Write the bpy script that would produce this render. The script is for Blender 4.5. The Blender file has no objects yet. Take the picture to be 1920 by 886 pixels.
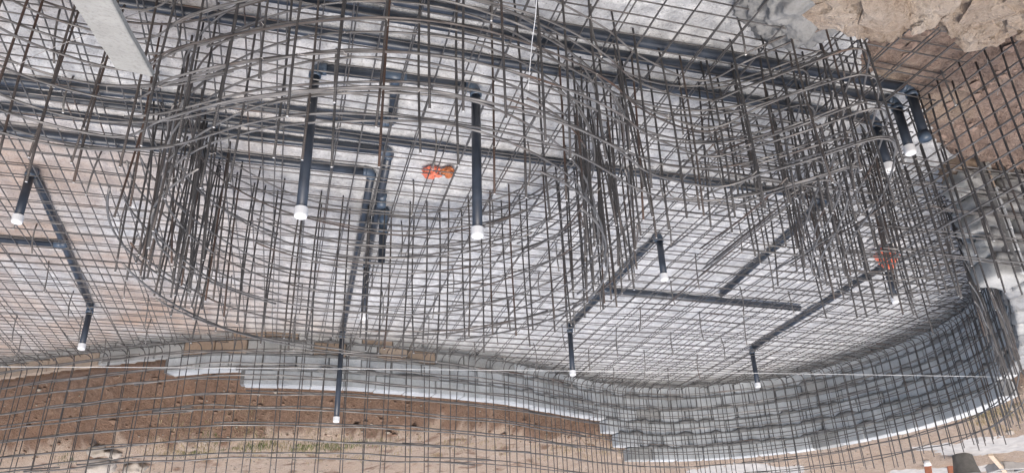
import bpy, math, random
import numpy as np
from mathutils import Vector, Matrix, noise as mnoise

random.seed(11); rng = np.random.default_rng(11)
sc = bpy.context.scene
col = sc.collection

# ------------------------------------------------------------------ camera (the photograph was taken upside down)
PITCH, ROLL, FPX = math.radians(26), math.radians(1.95), 1430.0
CAM = np.array([0.0, 0.0, 3.2])
FW = np.array([0, math.cos(PITCH), -math.sin(PITCH)])
UP = np.array([0, math.sin(PITCH), math.cos(PITCH)])
R0 = np.array([-1.0, 0, 0])
PR = R0*math.cos(ROLL) + UP*math.sin(ROLL)
PD = UP*math.cos(ROLL) - R0*math.sin(ROLL)
cd = bpy.data.cameras.new('camera'); cam = bpy.data.objects.new('camera', cd); col.objects.link(cam)
m = Matrix.Identity(4)
for i in range(3):
    m[i][0] = PR[i]; m[i][1] = -PD[i]; m[i][2] = -FW[i]; m[i][3] = CAM[i]
cam.matrix_world = m
cd.sensor_width = 36; cd.lens = 36*FPX/1920; cd.clip_start = 0.05; cd.clip_end = 1000
sc.camera = cam

# ------------------------------------------------------------------ sky, sun, exposure
SUN_EL, SUN_AZ = math.radians(66), math.radians(188)       # azimuth measured from +Y towards +X
w = bpy.data.worlds.new('World'); sc.world = w; w.use_nodes = True
nt = w.node_tree
bg = nt.nodes['Background']
sky = nt.nodes.new('ShaderNodeTexSky'); sky.sky_type = 'NISHITA'; sky.sun_disc = False
sky.sun_elevation = SUN_EL; sky.sun_rotation = SUN_AZ
sky.air_density = 1.0; sky.dust_density = 5.0; sky.ozone_density = 1.0
nt.links.new(sky.outputs[0], bg.inputs[0]); bg.inputs[1].default_value = 0.15
sd = bpy.data.lights.new('sun', 'SUN'); sun = bpy.data.objects.new('sun', sd); col.objects.link(sun)
sd.energy = 1.2; sd.angle = math.radians(40); sd.color = (1.0, 0.985, 0.96)
sv = Vector((math.sin(SUN_AZ)*math.cos(SUN_EL), math.cos(SUN_AZ)*math.cos(SUN_EL), math.sin(SUN_EL)))
sun.rotation_euler = sv.to_track_quat('Z', 'Y').to_euler(); sun.location = (-3, -4, 14)
vs = sc.view_settings
vs.view_transform = 'Standard'; vs.look = 'None'; vs.gamma = 1.0; vs.use_curve_mapping = False
vs.exposure = 0.70

# ------------------------------------------------------------------ helpers
def at(x, y, z=0.0):
    d = FW*FPX + PR*(x-960) + PD*(y-443)
    return CAM + d*((z-CAM[2])/d[2])
TA = math.radians(16.9)
A2 = np.array([math.sin(TA), math.cos(TA)])       # floor grid direction away from the bank
B2 = np.array([math.cos(TA), -math.sin(TA)])      # floor grid direction across

def tag(o, label=None, cat=None, group=None, kind=None):
    if label: o['label'] = label
    if cat: o['category'] = cat
    if group: o['group'] = group
    if kind: o['kind'] = kind
    return o
def empty(name, loc, label, cat, group=None):
    o = bpy.data.objects.new(name, None); col.objects.link(o); o.location = loc
    o.empty_display_size = 0.1
    return tag(o, label, cat, group)
def mesh(name, V, Fs, smooth=False):
    me = bpy.data.meshes.new(name)
    me.from_pydata([tuple(map(float, v)) for v in V], [], Fs)
    if smooth: me.polygons.foreach_set('use_smooth', [True]*len(me.polygons))
    me.update(); return me
def link(name, me, mat, parent=None, loc=None):
    o = bpy.data.objects.new(name, me); col.objects.link(o)
    if mat is not None and len(me.materials) == 0: me.materials.append(mat)
    if parent is not None:
        o.parent = parent
        if loc is None: o.location = -Vector(parent.location)     # geometry given in world coordinates
    if loc is not None: o.location = loc
    return o
def tube_geo(P, r, n=6, cap=True):
    P = np.asarray(P, float); N = len(P)
    T = np.gradient(P, axis=0); T /= np.linalg.norm(T, axis=1)[:, None] + 1e-12
    ref = np.array([0, 0, 1.0]) if abs(T[0][2]) < 0.9 else np.array([1.0, 0, 0])
    u = np.cross(T[0], ref); u /= np.linalg.norm(u)
    rr = np.full(N, r) if np.isscalar(r) else np.asarray(r)
    V = []
    for i in range(N):
        u = u - T[i]*np.dot(u, T[i]); u /= np.linalg.norm(u) + 1e-12
        v = np.cross(T[i], u)
        for k in range(n):
            a = 2*math.pi*k/n
            V.append(P[i] + rr[i]*(math.cos(a)*u + math.sin(a)*v))
    Fs = []
    for i in range(N-1):
        for k in range(n):
            a, b = i*n+k, i*n+(k+1) % n
            Fs.append((a, b, b+n, a+n))
    if cap:
        Fs.append(tuple(range(n-1, -1, -1))); Fs.append(tuple(range((N-1)*n, N*n)))
    return V, Fs
def tube(name, P, r, mat, parent=None, n=6, cap=True):
    V, Fs = tube_geo(P, r, n, cap)
    if parent is None:                      # a thing of its own: origin at its start
        o0 = np.asarray(P[0], float); V = [v-o0 for v in V]
        return link(name, mesh(name, V, Fs, True), mat, None, tuple(o0))
    return link(name, mesh(name, V, Fs, True), mat, parent)
def spline(P, step=0.08):
    P = np.asarray(P, float)
    Q = np.vstack([2*P[0]-P[1], P, 2*P[-1]-P[-2]]); out = []
    for i in range(1, len(Q)-2):
        p0, p1, p2, p3 = Q[i-1], Q[i], Q[i+1], Q[i+2]
        k = max(2, int(np.linalg.norm(p2-p1)/step))
        for t in np.arange(k)/k:
            out.append(.5*((2*p1)+(-p0+p2)*t+(2*p0-5*p1+4*p2-p3)*t*t+(-p0+3*p1-3*p2+p3)*t**3))
    out.append(P[-1]); return resample(np.array(out), step)
def resample(P, step):
    d = np.r_[0, np.cumsum(np.linalg.norm(np.diff(P, axis=0), axis=1))]
    n = max(2, int(round(d[-1]/step))+1); s = np.linspace(0, d[-1], n)
    return np.stack([np.interp(s, d, P[:, k]) for k in range(P.shape[1])], 1)
def arclen(P): return np.r_[0, np.cumsum(np.linalg.norm(np.diff(P, axis=0), axis=1))]
def normals2(P):
    T = np.gradient(P, axis=0); T /= np.linalg.norm(T, axis=1)[:, None]
    return np.stack([T[:, 1], -T[:, 0]], 1)       # to the right of travel
def along(P, s):
    d = arclen(P); p = np.array([np.interp(s, d, P[:, 0]), np.interp(s, d, P[:, 1])])
    q = np.array([np.interp(s+.02, d, P[:, 0]), np.interp(s+.02, d, P[:, 1])])
    o = np.array([np.interp(s-.02, d, P[:, 0]), np.interp(s-.02, d, P[:, 1])])
    t = q-o; t /= np.linalg.norm(t)+1e-9
    return p, t
_perm = rng.integers(0, 2**31, 4096)
def vnoise(X, Y, seed=0):
    xi, yi = np.floor(X).astype(int), np.floor(Y).astype(int); fx, fy = X-xi, Y-yi
    fx = fx*fx*(3-2*fx); fy = fy*fy*(3-2*fy)
    def h(a, b): return (_perm[(_perm[(a+seed*57) & 4095]+b) & 4095] & 65535)/65535.0
    return (h(xi, yi)*(1-fx)+h(xi+1, yi)*fx)*(1-fy)+(h(xi, yi+1)*(1-fx)+h(xi+1, yi+1)*fx)*fy - .5
def fbm(X, Y, sc_=1.0, octv=5, seed=0, gain=.5):
    a, f, out = 1.0, sc_, 0
    for k in range(octv):
        out = out + a*vnoise(X*f, Y*f, seed+k); a *= gain; f *= 2.03
    return out
def sstep(a, b, x):
    t = np.clip((x-a)/(b-a), 0, 1); return t*t*(3-2*t)

# ------------------------------------------------------------------ materials
def new_mat(name):
    ma = bpy.data.materials.new(name); ma.use_nodes = True
    return ma, ma.node_tree, ma.node_tree.nodes['Principled BSDF']
def ramp(t, fac, stops):
    r = t.nodes.new('ShaderNodeValToRGB'); e = r.color_ramp.elements
    while len(e) < len(stops): e.new(0.5)
    for q, (p, c) in zip(e, stops): q.position = p; q.color = (*c, 1)
    t.links.new(fac, r.inputs[0]); return r.outputs[0]
def nz(t, scale, detail=6, rough=.6, vec=None, dist=0):
    n = t.nodes.new('ShaderNodeTexNoise'); n.inputs['Scale'].default_value = scale
    n.inputs['Detail'].default_value = detail; n.inputs['Roughness'].default_value = rough
    n.inputs['Distortion'].default_value = dist
    if vec is not None: t.links.new(vec, n.inputs['Vector'])
    return n.outputs[0]
def wpos(t):
    return t.nodes.new('ShaderNodeNewGeometry').outputs['Position']
def mix(t, fac, a, b, mode='MIX'):
    n = t.nodes.new('ShaderNodeMix'); n.data_type = 'RGBA'; n.blend_type = mode
    for s, v in ((n.inputs['Factor'], fac), (n.inputs['A'], a), (n.inputs['B'], b)):
        if hasattr(v, 'is_linked'): t.links.new(v, s)
        elif isinstance(v, (int, float)): s.default_value = v
        else: s.default_value = (*v, 1)
    return n.outputs['Result']
def bump(t, b, h, strength=.5, dist=.02):
    n = t.nodes.new('ShaderNodeBump'); n.inputs['Strength'].default_value = strength
    n.inputs['Distance'].default_value = dist
    t.links.new(h, n.inputs['Height']); t.links.new(n.outputs[0], b.inputs['Normal'])
def rand(t): return t.nodes.new('ShaderNodeObjectInfo').outputs['Random']

def mat_rebar(name, c0, c1, rust, rustamt, metal=.45):
    ma, t, b = new_mat(name); p = wpos(t)
    n1 = nz(t, 9, 5, .65, p); base = ramp(t, n1, [(.3, c0), (.7, c1)])
    rn = nz(t, 2.3, 4, .6, p)
    ad = t.nodes.new('ShaderNodeMath'); ad.operation = 'MULTIPLY_ADD'
    t.links.new(rand(t), ad.inputs[0]); ad.inputs[1].default_value = .35; t.links.new(rn, ad.inputs[2])
    rm = ramp(t, ad.outputs[0], [(.86-rustamt, (0, 0, 0)), (1.06-rustamt, (1, 1, 1))])
    cr = mix(t, rm, base, rust); t.links.new(cr, b.inputs['Base Color'])
    b.inputs['Metallic'].default_value = metal; b.inputs['Roughness'].default_value = .52
    # ribs of the deformed bars, across the bar for uprights
    wv = t.nodes.new('ShaderNodeTexWave'); wv.wave_type = 'BANDS'; wv.bands_direction = 'Z'
    wv.inputs['Scale'].default_value = 32; wv.inputs['Distortion'].default_value = .6
    t.links.new(p, wv.inputs['Vector']); bump(t, b, wv.outputs['Fac'], .55, .004)
    return ma
M = {}
M['bar'] = mat_rebar('steel_bar', (.12, .112, .106), (.23, .22, .208), (.12, .08, .06), .02)
M['bar_rusty'] = mat_rebar('rusty_bar', (.066, .055, .049), (.12, .104, .094), (.095, .056, .04), .14, .25)
M['bar_dark'] = mat_rebar('dark_bar', (.058, .054, .052), (.115, .108, .104), (.09, .06, .046), .03, .3)
M['bar_mesh'] = mat_rebar('mesh_bar', (.085, .08, .077), (.17, .162, .155), (.12, .08, .06), .02)

ma, t, b = new_mat('screed_concrete'); p = wpos(t); M['floor'] = ma
n1 = nz(t, 1.1, 6, .6, p, .4); n2 = nz(t, 14, 6, .7, p); n3 = nz(t, 70, 3, .6, p)
cbase = ramp(t, n2, [(.28, (.325, .33, .335)), (.5, (.50, .508, .515)), (.72, (.655, .664, .67))])
n5 = nz(t, 4.5, 4, .6, p, .6); cb5 = ramp(t, n5, [(.32, (.88, .88, .88)), (.58, (1.04, 1.04, 1.04))])
cbase = mix(t, 1.0, cbase, cb5, 'MULTIPLY')
cbig = ramp(t, n1, [(.3, (.85, .845, .84)), (.6, (1.04, 1.04, 1.04))])
c = mix(t, 1.0, cbase, cbig, 'MULTIPLY')
sx = t.nodes.new('ShaderNodeSeparateXYZ'); t.links.new(p, sx.inputs[0])
mr = t.nodes.new('ShaderNodeMapRange'); t.links.new(sx.outputs[0], mr.inputs[0])
mr.inputs[1].default_value = 1.0; mr.inputs[2].default_value = 4.2
n4 = nz(t, .9, 5, .62, p, .3)
mu = t.nodes.new('ShaderNodeMath'); mu.operation = 'MULTIPLY'
r4 = ramp(t, n4, [(.36, (0, 0, 0)), (.62, (1, 1, 1))]); t.links.new(r4, mu.inputs[0]); t.links.new(mr.outputs[0], mu.inputs[1])
c = mix(t, mu.outputs[0], c, (.38, .29, .235)); 
pit = ramp(t, n3, [(.30, (.58, .57, .56)), (.45, (1, 1, 1))])
c = mix(t, 1.0, c, pit, 'MULTIPLY')
t.links.new(c, b.inputs['Base Color']); b.inputs['Roughness'].default_value = .92
nb = t.nodes.new('ShaderNodeMath'); nb.operation = 'ADD'; t.links.new(n2, nb.inputs[0]); t.links.new(n3, nb.inputs[1])
bump(t, b, nb.outputs[0], .8, .012)

ma, t, b = new_mat('soil'); p = wpos(t); M['soil'] = ma
n1 = nz(t, 1.4, 7, .65, p, .5); n2 = nz(t, 11, 7, .72, p, .4); n3 = nz(t, 48, 4, .7, p)
dry = ramp(t, n2, [(.25, (.34, .25, .185)), (.5, (.50, .395, .31)), (.75, (.62, .52, .43))])
dry2 = mix(t, ramp(t, n1, [(.35, (0, 0, 0)), (.65, (1, 1, 1))]), dry, (.46, .35, .265))
cut = ramp(t, n2, [(.25, (.115, .066, .042)), (.5, (.222, .140, .095)), (.75, (.345, .242, .172))])
cut2 = mix(t, ramp(t, n1, [(.42, (0, 0, 0)), (.7, (1, 1, 1))]), cut, (.25, .152, .10))
at_ = t.nodes.new('ShaderNodeAttribute'); at_.attribute_name = 'cut'
c = mix(t, at_.outputs['Fac'], dry2, cut2)
at2 = t.nodes.new('ShaderNodeAttribute'); at2.attribute_name = 'red'
red = ramp(t, n2, [(.25, (.17, .115, .09)), (.5, (.31, .222, .18)), (.75, (.44, .345, .285))])
c = mix(t, at2.outputs['Fac'], c, red)
sp = ramp(t, n3, [(.3, (.72, .70, .68)), (.5, (1, 1, 1)), (.75, (1.12, 1.1, 1.08))])
c = mix(t, 1.0, c, sp, 'MULTIPLY'); t.links.new(c, b.inputs['Base Color']); b.inputs['Roughness'].default_value = .95
nb = t.nodes.new('ShaderNodeMath'); nb.operation = 'ADD'; t.links.new(n2, nb.inputs[0]); t.links.new(n3, nb.inputs[1])
bump(t, b, nb.outputs[0], 1.0, .06)

ma, t, b = new_mat('tan_earth'); p = wpos(t); M['tan'] = ma
n1 = nz(t, 6, 8, .7, p, .8); n2 = nz(t, 40, 6, .75, p, .6); n3 = nz(t, 2.2, 4, .6, p)
c = ramp(t, n1, [(.28, (.26, .175, .115)), (.42, (.52, .40, .30)), (.58, (.64, .52, .41)), (.75, (.76, .66, .55))])  # darkest stop paints the shade of crevices into the earth colour
c = mix(t, ramp(t, n3, [(.5, (0, 0, 0)), (.72, (.8, .8, .8))]), c, (.40, .28, .20))
c = mix(t, 1.0, c, ramp(t, n2, [(.3, (.66, .62, .58)), (.48, (1, 1, 1)), (.75, (1.1, 1.08, 1.05))]), 'MULTIPLY')
t.links.new(c, b.inputs['Base Color']); b.inputs['Roughness'].default_value = .95; n6 = nz(t, 110, 4, .7, p, .5); nb = t.nodes.new('ShaderNodeMath'); nb.operation = 'ADD'; t.links.new(n2, nb.inputs[0]); t.links.new(n6, nb.inputs[1])
bump(t, b, nb.outputs[0], 1.0, .035)

def mat_block(name, lo, hi):
    ma, t, b = new_mat(name); p = wpos(t)
    n1 = nz(t, 5, 5, .6, p); n2 = nz(t, 60, 4, .65, p)
    c = ramp(t, rand(t), [(0, lo), (1, hi)])
    c = mix(t, 1.0, c, ramp(t, n1, [(.3, (.80, .80, .79)), (.65, (1.05, 1.05, 1.05))]), 'MULTIPLY')
    c = mix(t, 1.0, c, ramp(t, n2, [(.3, (.78, .78, .78)), (.5, (1, 1, 1))]), 'MULTIPLY')
    t.links.new(c, b.inputs['Base Color']); b.inputs['Roughness'].default_value = .9; bump(t, b, n2, .6, .006)
    return ma
M['block'] = mat_block('grey_block', (.505, .52, .52), (.595, .61, .605))
M['block_old'] = mat_block('weathered_block', (.37, .37, .355), (.47, .465, .44))
M['block_tan'] = mat_block('tan_block', (.36, .265, .19), (.45, .36, .28))
M['mortar'] = mat_block('mortar', (.19, .188, .182), (.26, .256, .248))
M['concrete'] = mat_block('rough_concrete', (.36, .36, .35), (.44, .44, .43))
M['lump'] = mat_block('lump_concrete', (.24, .24, .235), (.34, .34, .335))
M['plank'] = mat_block('grey_plank', (.33, .32, .29), (.35, .34, .31))
M['earthstone'] = mat_block('brown_stone', (.19, .132, .105), (.25, .18, .145))
M['soilclod'] = mat_block('soil_clod', (.17, .108, .073), (.25, .165, .115))
M['stone'] = mat_block('pale_stone', (.30, .26, .21), (.46, .41, .36))

def plain(name, c, rough=.5, var=.15, scale=8, bmp=0):
    ma, t, b = new_mat(name); n1 = nz(t, scale, 5, .6, wpos(t))
    lo = tuple(x*(1-var) for x in c); hi = tuple(min(1, x*(1+var)) for x in c)
    t.links.new(ramp(t, n1, [(.3, lo), (.7, hi)]), b.inputs['Base Color']); b.inputs['Roughness'].default_value = rough
    if bmp: bump(t, b, n1, bmp, .02)
    return ma
M['pvc'] = plain('dark_grey_pvc', (.033, .041, .055), .32, .35, 7)
M['fitting'] = plain('blue_grey_fitting', (.055, .078, .110), .38, .2, 12)
M['cap'] = plain('white_plastic_cap', (.80, .80, .79), .4, .04)
M['orange'] = plain('orange_plastic', (.66, .17, .10), .4, .3, 30, .6)
M['orange_net'] = plain('orange_brown_plastic', (.42, .14, .05), .45, .4, 40, .6)
M['string'] = plain('white_string', (.72, .72, .70), .8, .1)
M['wire'] = plain('tie_wire', (.30, .28, .26), .5, .3, 30)
M['grass'] = plain('green_grass', (.12, .135, .05), .8, .5, 20)
M['straw'] = plain('dry_grass', (.36, .29, .17), .85, .35, 20)
M['bucket'] = plain('grey_rubber', (.13, .12, .105), .7, .25, 10)
M['clay'] = plain('fired_clay', (.42, .17, .10), .85, .2, 14, .3)
M['wood'] = plain('pale_wood', (.56, .44, .32), .75, .15, 14)
M['cut_end'] = plain('bright_cut_steel', (.62, .61, .59), .35, .1)
M['pit'] = plain('hole_shade', (.035, .025, .02), .95, .3)  # near-black colour stands in for the shade inside the square hole
M['slab'] = plain('grey_screed', (.36, .345, .325), .9, .2, 7, .5)

# ------------------------------------------------------------------ plan of the pool
WALL_PTS = [(-3.72, 5.45), (-4.35, 6.35), (-5.0, 7.4), (-5.38, 8.3), (-5.46, 9.1), (-5.33, 9.85), (-4.9, 10.75), (-4.05, 11.65),
            (-2.7, 12.05), (-1.75, 11.85), (-.95, 11.3), (.13, 10.35), (1.38, 9.66), (2.3, 9.28), (3.39, 9.02), (4.3, 9.08), (5.6, 9.38),
            (6.9, 9.75), (8.6, 10.2)]
WALL = spline(WALL_PTS, .1); WD = arclen(WALL); WL = WD[-1]
WN = normals2(WALL)                        # right of travel; travel turns clockwise, so right = into the pool
if np.dot(WN[len(WN)//2], np.array([0, -1])) < 0: WN = -WN
def s_at_px(x, y, z=0):
    q = at(x, y, z)[:2]; return WD[np.argmin(np.linalg.norm(WALL-q, axis=1))]
POOL = np.vstack([WALL, [(9.2, 8), (9.0, 3.0), (6.0, 1.75), (0, 1.75), (-1.9, 2.3), (-2.15, 3.2), (-2.45, 3.95), (-2.95, 4.5), (-3.4, 5.1)]])
def inside(X, Y, poly):
    r = np.zeros(X.shape, bool); j = len(poly)-1
    for i in range(len(poly)):
        xi, yi = poly[i]; xj, yj = poly[j]
        c = ((yi > Y) != (yj > Y)) & (X < (xj-xi)*(Y-yi)/(yj-yi+1e-12)+xi); r ^= c; j = i
    return r
S_STEP = s_at_px(1165, 700); S_END = s_at_px(1800, 565); S_445 = s_at_px(445, 617); S_340 = s_at_px(335, 627)

# ------------------------------------------------------------------ ground (one sheet to the horizon)
def axis(a, b, step, far, fine):
    core = np.arange(a, b+step/2, step)
    f0, f1 = fine; core = np.r_[core[core < f0-.01], np.arange(f0, f1, .024), core[core > f1+.01]]; k = np.cumsum(.12*1.22**np.arange(38))
    k = k[k < far]
    return np.r_[a-k[::-1], core, b+k]
gx, gy = axis(-9, 9.4, .055, 220, (-4.8, -2.0)), axis(.2, 16.5, .055, 260, (2.2, 5.7))
X, Y = np.meshgrid(gx, gy)
D = np.full(X.shape, 1e9); S = np.zeros(X.shape)
for i in range(len(WALL)-1):
    p0, d = WALL[i], WALL[i+1]-WALL[i]; L = d@d
    tt = np.clip(((X-p0[0])*d[0]+(Y-p0[1])*d[1])/L, 0, 1)
    dd = np.hypot(X-p0[0]-tt*d[0], Y-p0[1]-tt*d[1]); k = dd < D
    D[k] = dd[k]; S[k] = (WD[i]+tt*math.sqrt(L))[k]
ins = inside(X, Y, POOL) | (D < np.where(S > S_340, .045, .15))
wob = fbm(X, Y, .9, 4, 3)
PL = np.interp(S, [0, .8, 2.2, 3.4, 4.2, S_STEP-1.0, S_STEP+.1, S_STEP+1.5, S_STEP+3.5, S_445, WL], [.10, .15, .55, .95, 1.08, 1.10, .92, .90, 1.08, 1.17, 1.20])
EO = np.interp(S, [0, 3.5, S_STEP-.3, S_STEP+.4, S_STEP+2.5, S_445, WL], [.6, .5, .45, .55, .85, .95, 1.0])
BO = np.interp(S, [0, 3.5, S_STEP-.1, S_STEP+.3, S_445, WL], [.05, .6, .95, .45, .31, .31])
k = sstep(.23, 1.0, (D+wob*.22)/EO*1.0)
k = sstep(0, 1, np.clip((D-.22+wob*.16)/(EO-.1), 0, 1))
H = BO+(PL-BO)*k + sstep(1, 6, D)*.05 + fbm(X, Y, .35, 4, 9)*.10*sstep(.6, 3, D)
slope = k*(1-k)*4
H += fbm(X, Y, 2.6, 6, 5, .58)*(.05+.26*slope)*sstep(.2, .5, D) - np.abs(fbm(X, Y, 4.5, 5, 6, .6))*.10*slope*sstep(.2, .4, D) + fbm(X, Y, 9, 4, 15)*.035*sstep(.2, .4, D)
# side of the pit, then the bank on which the photographer stands
side = (X < -1.5) & (Y < 5.6) & (Y > 1.9)
sidec = side; side = side & ~ins
sideH = .012 + .30*sstep(-2.9, -4.4, X) + .9*sstep(-4.6, -6.2, X) + fbm(X, Y, 2.2, 6, 21, .6)*(.05+.10*sstep(-2.9, -3.6, X)) + np.abs(fbm(X, Y, 6.5, 4, 23, .6))*.08*sstep(-2.7, -3.1, X) + .05*(np.round(fbm(X, Y, 1.7, 3, 77)*5)/5)
H = np.where(side & (S < 1.0), np.where(Y > 5.2, np.minimum(H, sideH+.05), sideH), H)
edge = np.interp(X, [-9, -3, -2, -1, -.2, 3, 9], [2.3, 2.2, 1.85, 1.5, 1.15, 1.1, 1.6])
bank = 1.42*sstep(0, .45, edge-Y-.1+wob*.1)
endR = 1.3*sstep(9.3, 10.2, X)
RP = np.array([(-1.9, 2.3), (-2.15, 3.2), (-2.45, 3.95), (-2.95, 4.5), (-3.4, 5.1)]); DR = np.full(X.shape, 9.0)
for i in range(len(RP)-1):
    d = RP[i+1]-RP[i]; tt = np.clip(((X-RP[i][0])*d[0]+(Y-RP[i][1])*d[1])/(d@d), 0, 1)
    DR = np.minimum(DR, np.hypot(X-RP[i][0]-tt*d[0], Y-RP[i][1]-tt*d[1]))
soft = .012-.16*np.clip(DR/.7, 0, 1)+fbm(X, Y, 2.4, 6, 21, .6)*.09
H = np.where(ins, np.where((DR < .7) & (D > .3), np.maximum(-.12, soft), -.12), H)
H = np.maximum(H, np.where(Y < 4, bank-.1*(bank < .05), -1)) if True else H
H = np.where((X > 9.25) & (Y < 10), np.maximum(H, endR), H)
nyy, nxx = X.shape
V = np.stack([X.ravel(), Y.ravel(), H.ravel()], 1)
idx = np.arange(nyy*nxx).reshape(nyy, nxx)
Q = np.stack([idx[:-1, :-1], idx[:-1, 1:], idx[1:, 1:], idx[1:, :-1]], -1).reshape(-1, 4)
def np_mesh(name, V, Q, smooth=True):
    me = bpy.data.meshes.new(name); me.vertices.add(len(V)); me.vertices.foreach_set('co', V.astype(np.float32).ravel())
    me.loops.add(Q.size); me.loops.foreach_set('vertex_index', Q.astype(np.int32).ravel())
    me.polygons.add(len(Q)); me.polygons.foreach_set('loop_start', np.arange(0, Q.size, 4, dtype=np.int32))
    me.update(calc_edges=True); me.validate()
    me.polygons.foreach_set('use_smooth', [smooth]*len(me.polygons)); return me
gm = np_mesh('ground', V, Q)
cut = (1-sstep(.84, .96, k+fbm(X, Y, 5, 5, 31, .6)*.30)) * sstep(S_STEP-.6, S_STEP+.2, S)
cut = np.maximum(cut, .55*(1-sstep(.5, 1.0, k))*(S > 2))
redm = np.where(sidec, .9*sstep(-.35, .15, fbm(X, Y, 1.3, 4, 41)+.25), 0)
for nm, arr in (('cut', cut), ('red', redm)):
    a = gm.attributes.new(nm, 'FLOAT', 'POINT'); a.data.foreach_set('value', arr.ravel().astype(np.float32))
ground = link('ground', gm, M['soil']); tag(ground, kind='structure')
def gz(x, y):
    i = np.clip(np.searchsorted(gx, x)-1, 0, nxx-2); j = np.clip(np.searchsorted(gy, y)-1, 0, nyy-2)
    fx = (x-gx[i])/(gx[i+1]-gx[i]); fy = (y-gy[j])/(gy[j+1]-gy[j])
    return float((H[j, i]*(1-fx)+H[j, i+1]*fx)*(1-fy)+(H[j+1, i]*(1-fx)+H[j+1, i+1]*fx)*fy)

# ------------------------------------------------------------------ screed floor of the pit
fx_, fy_ = np.arange(-6.2, 9.6, .06), np.arange(1.2, 12.6, .06)
FX, FY = np.meshgrid(fx_, fy_)
FZ = fbm(FX, FY, .8, 3, 51)*.02 + fbm(FX, FY, 3.3, 5, 52, .6)*.030
FZ -= .3*(~inside(FX, FY, np.vstack([WALL-WN*.1, POOL[len(WALL):]])))
fi = np.arange(FX.size).reshape(FX.shape)
FQ = np.stack([fi[:-1, :-1], fi[:-1, 1:], fi[1:, 1:], fi[1:, :-1]], -1).reshape(-1, 4)
keep = np.all(FZ.ravel()[FQ] > -.15, axis=1)
fl = link('floor', np_mesh('floor', np.stack([FX.ravel(), FY.ravel(), FZ.ravel()], 1), FQ[keep]), M['floor']); tag(fl, kind='structure')

# ------------------------------------------------------------------ near bank of dry earth, ragged lip
def earth_lip():
    ex = np.array([(-1.00, 1.10), (-1.02, 1.45), (-1.03, 1.76), (-1.09, 1.92), (-1.18, 1.98), (-1.30, 1.98), (-1.36, 1.91), (-1.44, 1.92), (-1.54, 2.01), (-1.82, 2.10), (-2.3, 2.25), (-3.0, 2.45)])
    ex[2:, 1] += .055; E = resample(ex, .0075); n = len(E); prof = []
    for v in np.linspace(0, 1, 150):
        if v < .55: prof.append((-(.95*(1-v/.55)), 0.0+.05*(1-v/.55)))
        else:
            q = (v-.55)/.45; prof.append((.02*math.sin(q*3.1)-.30*q*q, -.75*q))
    prof = np.array(prof); nv = len(prof)
    nn = normals2(E); nn = np.where((nn@np.array([0.3, 1.0]))[:, None] < 0, -nn, nn)
    for _ in range(8): nn = (nn+np.roll(nn, 1, 0)+np.roll(nn, -1, 0)); nn /= np.linalg.norm(nn, axis=1)[:, None]
    nn[:12] = nn[12]; nn[-12:] = nn[-13]
    P = np.zeros((n, nv, 3))
    P[:, :, 0] = E[:, 0, None]+prof[None, :, 0]*nn[:, 0, None]
    P[:, :, 1] = E[:, 1, None]+prof[None, :, 0]*nn[:, 1, None]
    P[:, :, 2] = 1.44+prof[None, :, 1]
    U_, V_ = P[:, :, 0]*1.0, P[:, :, 1]+P[:, :, 2]*.9
    f1 = fbm(U_, V_, 5, 6, 61, .55); r1 = .5-np.abs(fbm(U_+3, V_, 7, 5, 63, .6)); f2 = fbm(U_, V_, 22, 5, 65, .65); f2 = f2-.5*np.abs(fbm(U_+7, V_, 38, 3, 67, .6))
    steps = np.floor((f1+.5)*6)/6
    P[:, :, 2] += (f1*.06+r1*.06+steps*.05+f2*.022)
    face = np.clip((np.arange(nv)/nv-.5)/.1, 0, 1)[None, :]
    P[:, :, 0] += face*nn[:, 0, None]*(f1*.09+f2*.016); P[:, :, 1] += face*nn[:, 1, None]*(f1*.09+f2*.016)
    ii = np.arange(n*nv).reshape(n, nv)
    Qd = np.stack([ii[:-1, :-1], ii[1:, :-1], ii[1:, 1:], ii[:-1, 1:]], -1).reshape(-1, 4)
    o = link('earth_bank', np_mesh('earth_bank', P.reshape(-1, 3), Qd), M['tan']); tag(o, kind='structure')
    # clods and flakes stuck in the lip
    sub = bmesh_ico(); Vc, Fc = [], []
    for _ in range(1500):
        i, j = random.randrange(10, n-10), random.randrange(int(nv*.05), int(nv*.86)); c0 = P[i, j]; s_ = min(.06, .008+random.expovariate(70)); sd_ = random.uniform(0, 99)
        R3 = Matrix.Rotation(random.uniform(0, 6.3), 3, 'Z') @ Matrix.Rotation(random.gauss(0, .35), 3, 'X'); b0 = len(Vc)
        for q in sub[0]:
            d = 1+.55*mnoise.noise(q*1.6+Vector((sd_, 0, 0)))+.3*mnoise.noise(q*4+Vector((0, sd_, 0)))
            v_ = R3 @ Vector((q.x*s_*d*1.3, q.y*s_*d, q.z*s_*d*.55)); Vc.append((c0[0]+v_.x, c0[1]+v_.y, c0[2]+v_.z))
        Fc += [tuple(k_+b0 for k_ in f) for f in sub[1]]
    oc = link('earth_clods', mesh('earth_clods', Vc, Fc), M['tan'], o); oc['kind'] = 'stuff'
def bmesh_ico():
    import bmesh
    bm = bmesh.new(); bmesh.ops.create_icosphere(bm, subdivisions=2, radius=1); bm.verts.index_update()
    r_ = ([v.co.copy() for v in bm.verts], [tuple(v.index for v in f.verts) for f in bm.faces]); bm.free(); return r_
earth_lip()

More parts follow.
